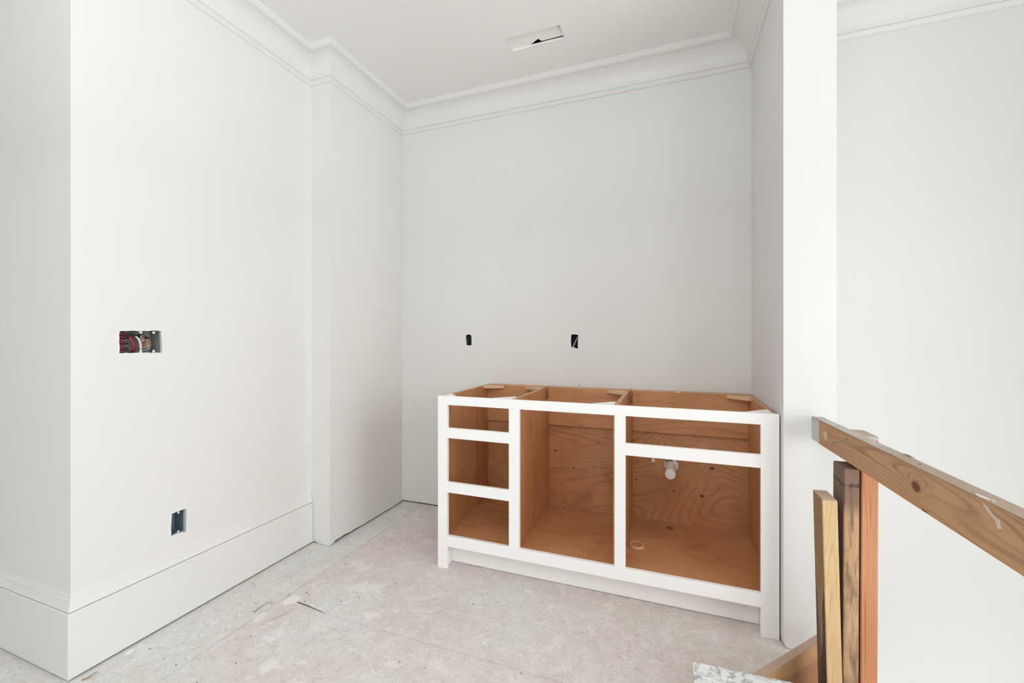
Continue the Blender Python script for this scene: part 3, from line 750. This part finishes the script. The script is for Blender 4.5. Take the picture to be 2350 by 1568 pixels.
# --- grey marbled scrap sheet lying on that board
t = NT('marbled_grey_sheet', .6, .3); v = t.coord()
n1 = t.noise(v, 13, 5, .62, 1.6); n2 = t.noise(t.coord((1, 1, 1), (5, 2, 1)), 30, 4, .7, 2.0)
c = t.mix(t.ramp(n1, [(.42, 0.0), (.50, 1.0)]), (.36, .375, .385), (.66, .665, .66))
c = t.mix(t.ramp(n2, [(.50, 0.0), (.62, 1.0)]), c, (.80, .80, .79))
t.bump(n1, .3, .002)
MARB = t.col(c)
SX0, SY1_ = .0615, 1.459
scr = prism([(SX0, SY1_), (SX0+.14, SY1_+.005), (SX0+.25, SY1_+.013), (.44, SY1_+.018), (.44, 1.12), (SX0+.001, 1.12)], .1358, .1478)
tag(obj('scrap_sheet', scr, MARB, base=(.25, 1.28, .1358)), 'grey and white marbled scrap sheet lying on the floor board at the bottom edge', 'sheet')

# ------------------------------------------------------------------ small debris on the floor
def floorpt(x, y, z=0): return Vector((x, y, z))
def flat(name, pts, h, mat, label, cat, group=None):
    cx = sum(p[0] for p in pts)/len(pts); cy = sum(p[1] for p in pts)/len(pts)
    return tag(obj(name, prism(pts, .0003, h), mat, base=(cx, cy, 0)), label, cat, group)
def stick(name, pts, r, mat, label, cat):
    return tag(obj(name, tube(B(), [Vector(p) for p in pts], r, 7), mat, base=tuple(Vector(pts[0]).xy)+(0,)), label, cat)
CH = plain('plaster_white', (.80, .79, .76)); DKW = plain('dark_splinter_wood', (.16, .10, .06)); BRW = plain('brown_splinter_wood', (.42, .28, .17)); LTW = plain('pale_sliver_wood', (.62, .50, .38))
flat('caulk_blob', blob(-1.895, .985, .009, .016, rb_, 18, .12), .005, CH, 'oval white blob of caulk on the floor beside the left baseboard', 'caulk blob')
flat('plaster_flake', [(-1.618, 1.405), (-1.60, 1.40), (-1.575, 1.41), (-1.555, 1.44), (-1.570, 1.462), (-1.60, 1.458), (-1.615, 1.435)], .0035, CH, 'flat white plaster flake at the crossing of the floor seams', 'plaster flake')
stick('wood_sliver', [(-1.553, 1.428, .003), (-1.50, 1.424, .0035), (-1.44, 1.418, .003), (-1.383, 1.412, .0015)], [.0022, .0022, .0014, .0006], DKW, 'long thin dark wood sliver on the floor right of the plaster flake', 'wood sliver')
stick('wood_splinter', [(-1.672, 1.310, .003), (-1.676, 1.345, .003), (-1.672, 1.385, .002)], [.0024, .0018, .0008], BRW, 'short forked brown splinter on the floor near the left baseboard', 'wood sliver')
stick('wood_strip', [(-1.575, 1.262, .002), (-1.548, 1.33, .0035), (-1.527, 1.395, .002)], [.0012, .0024, .0008], LTW, 'pale curved wood strip lying below the white plaster flake', 'wood sliver')
stick('twig', [(-1.893, .846, .002), (-1.880, .862, .006), (-1.878, .872, .010), (-1.884, .885, .006)], [.002, .0026, .002, .001], BRW, 'small curled brown twig at the foot of the near baseboard corner', 'twig')
# crumbs: nobody could count them
bm = B(); rc = random.Random(21)
for k in range(130):
    x = rc.uniform(-1.9, .35); y = rc.uniform(.9, 2.5)
    if x > -1.13 and y > 1.85: continue
    if rc.random() < .5: x = rc.gauss(-1.62, .13); 
    if x < -1.9 or (x < XL+.02 and y > Y1-.03): continue
    s = rc.uniform(.0008, .0026); a = rc.uniform(0, 6.28)
    M = Matrix.Translation((x, y, s*.4)) @ Matrix.Rotation(a, 4, 'Z')
    addbox(bm, -s*rc.uniform(.6, 2.5), s, -s, s*.8, -s*.4, s*.5, M=M)
cr = obj('debris_crumbs', bm, plain('crumb_brown', (.30, .25, .2))); cr['kind'] = 'stuff'
tag(cr, 'scattered dark crumbs of wood and plaster on the subfloor', 'debris')
# chip on the cabinet's back edge
tag(obj('plaster_chip', prism(blob(.033, 2.476, .011, .005, rb_, 10), .8745, .879), CH, base=(.033, 2.476, .8745)), 'small white plaster chip on the top back edge of the cabinet', 'plaster chip')
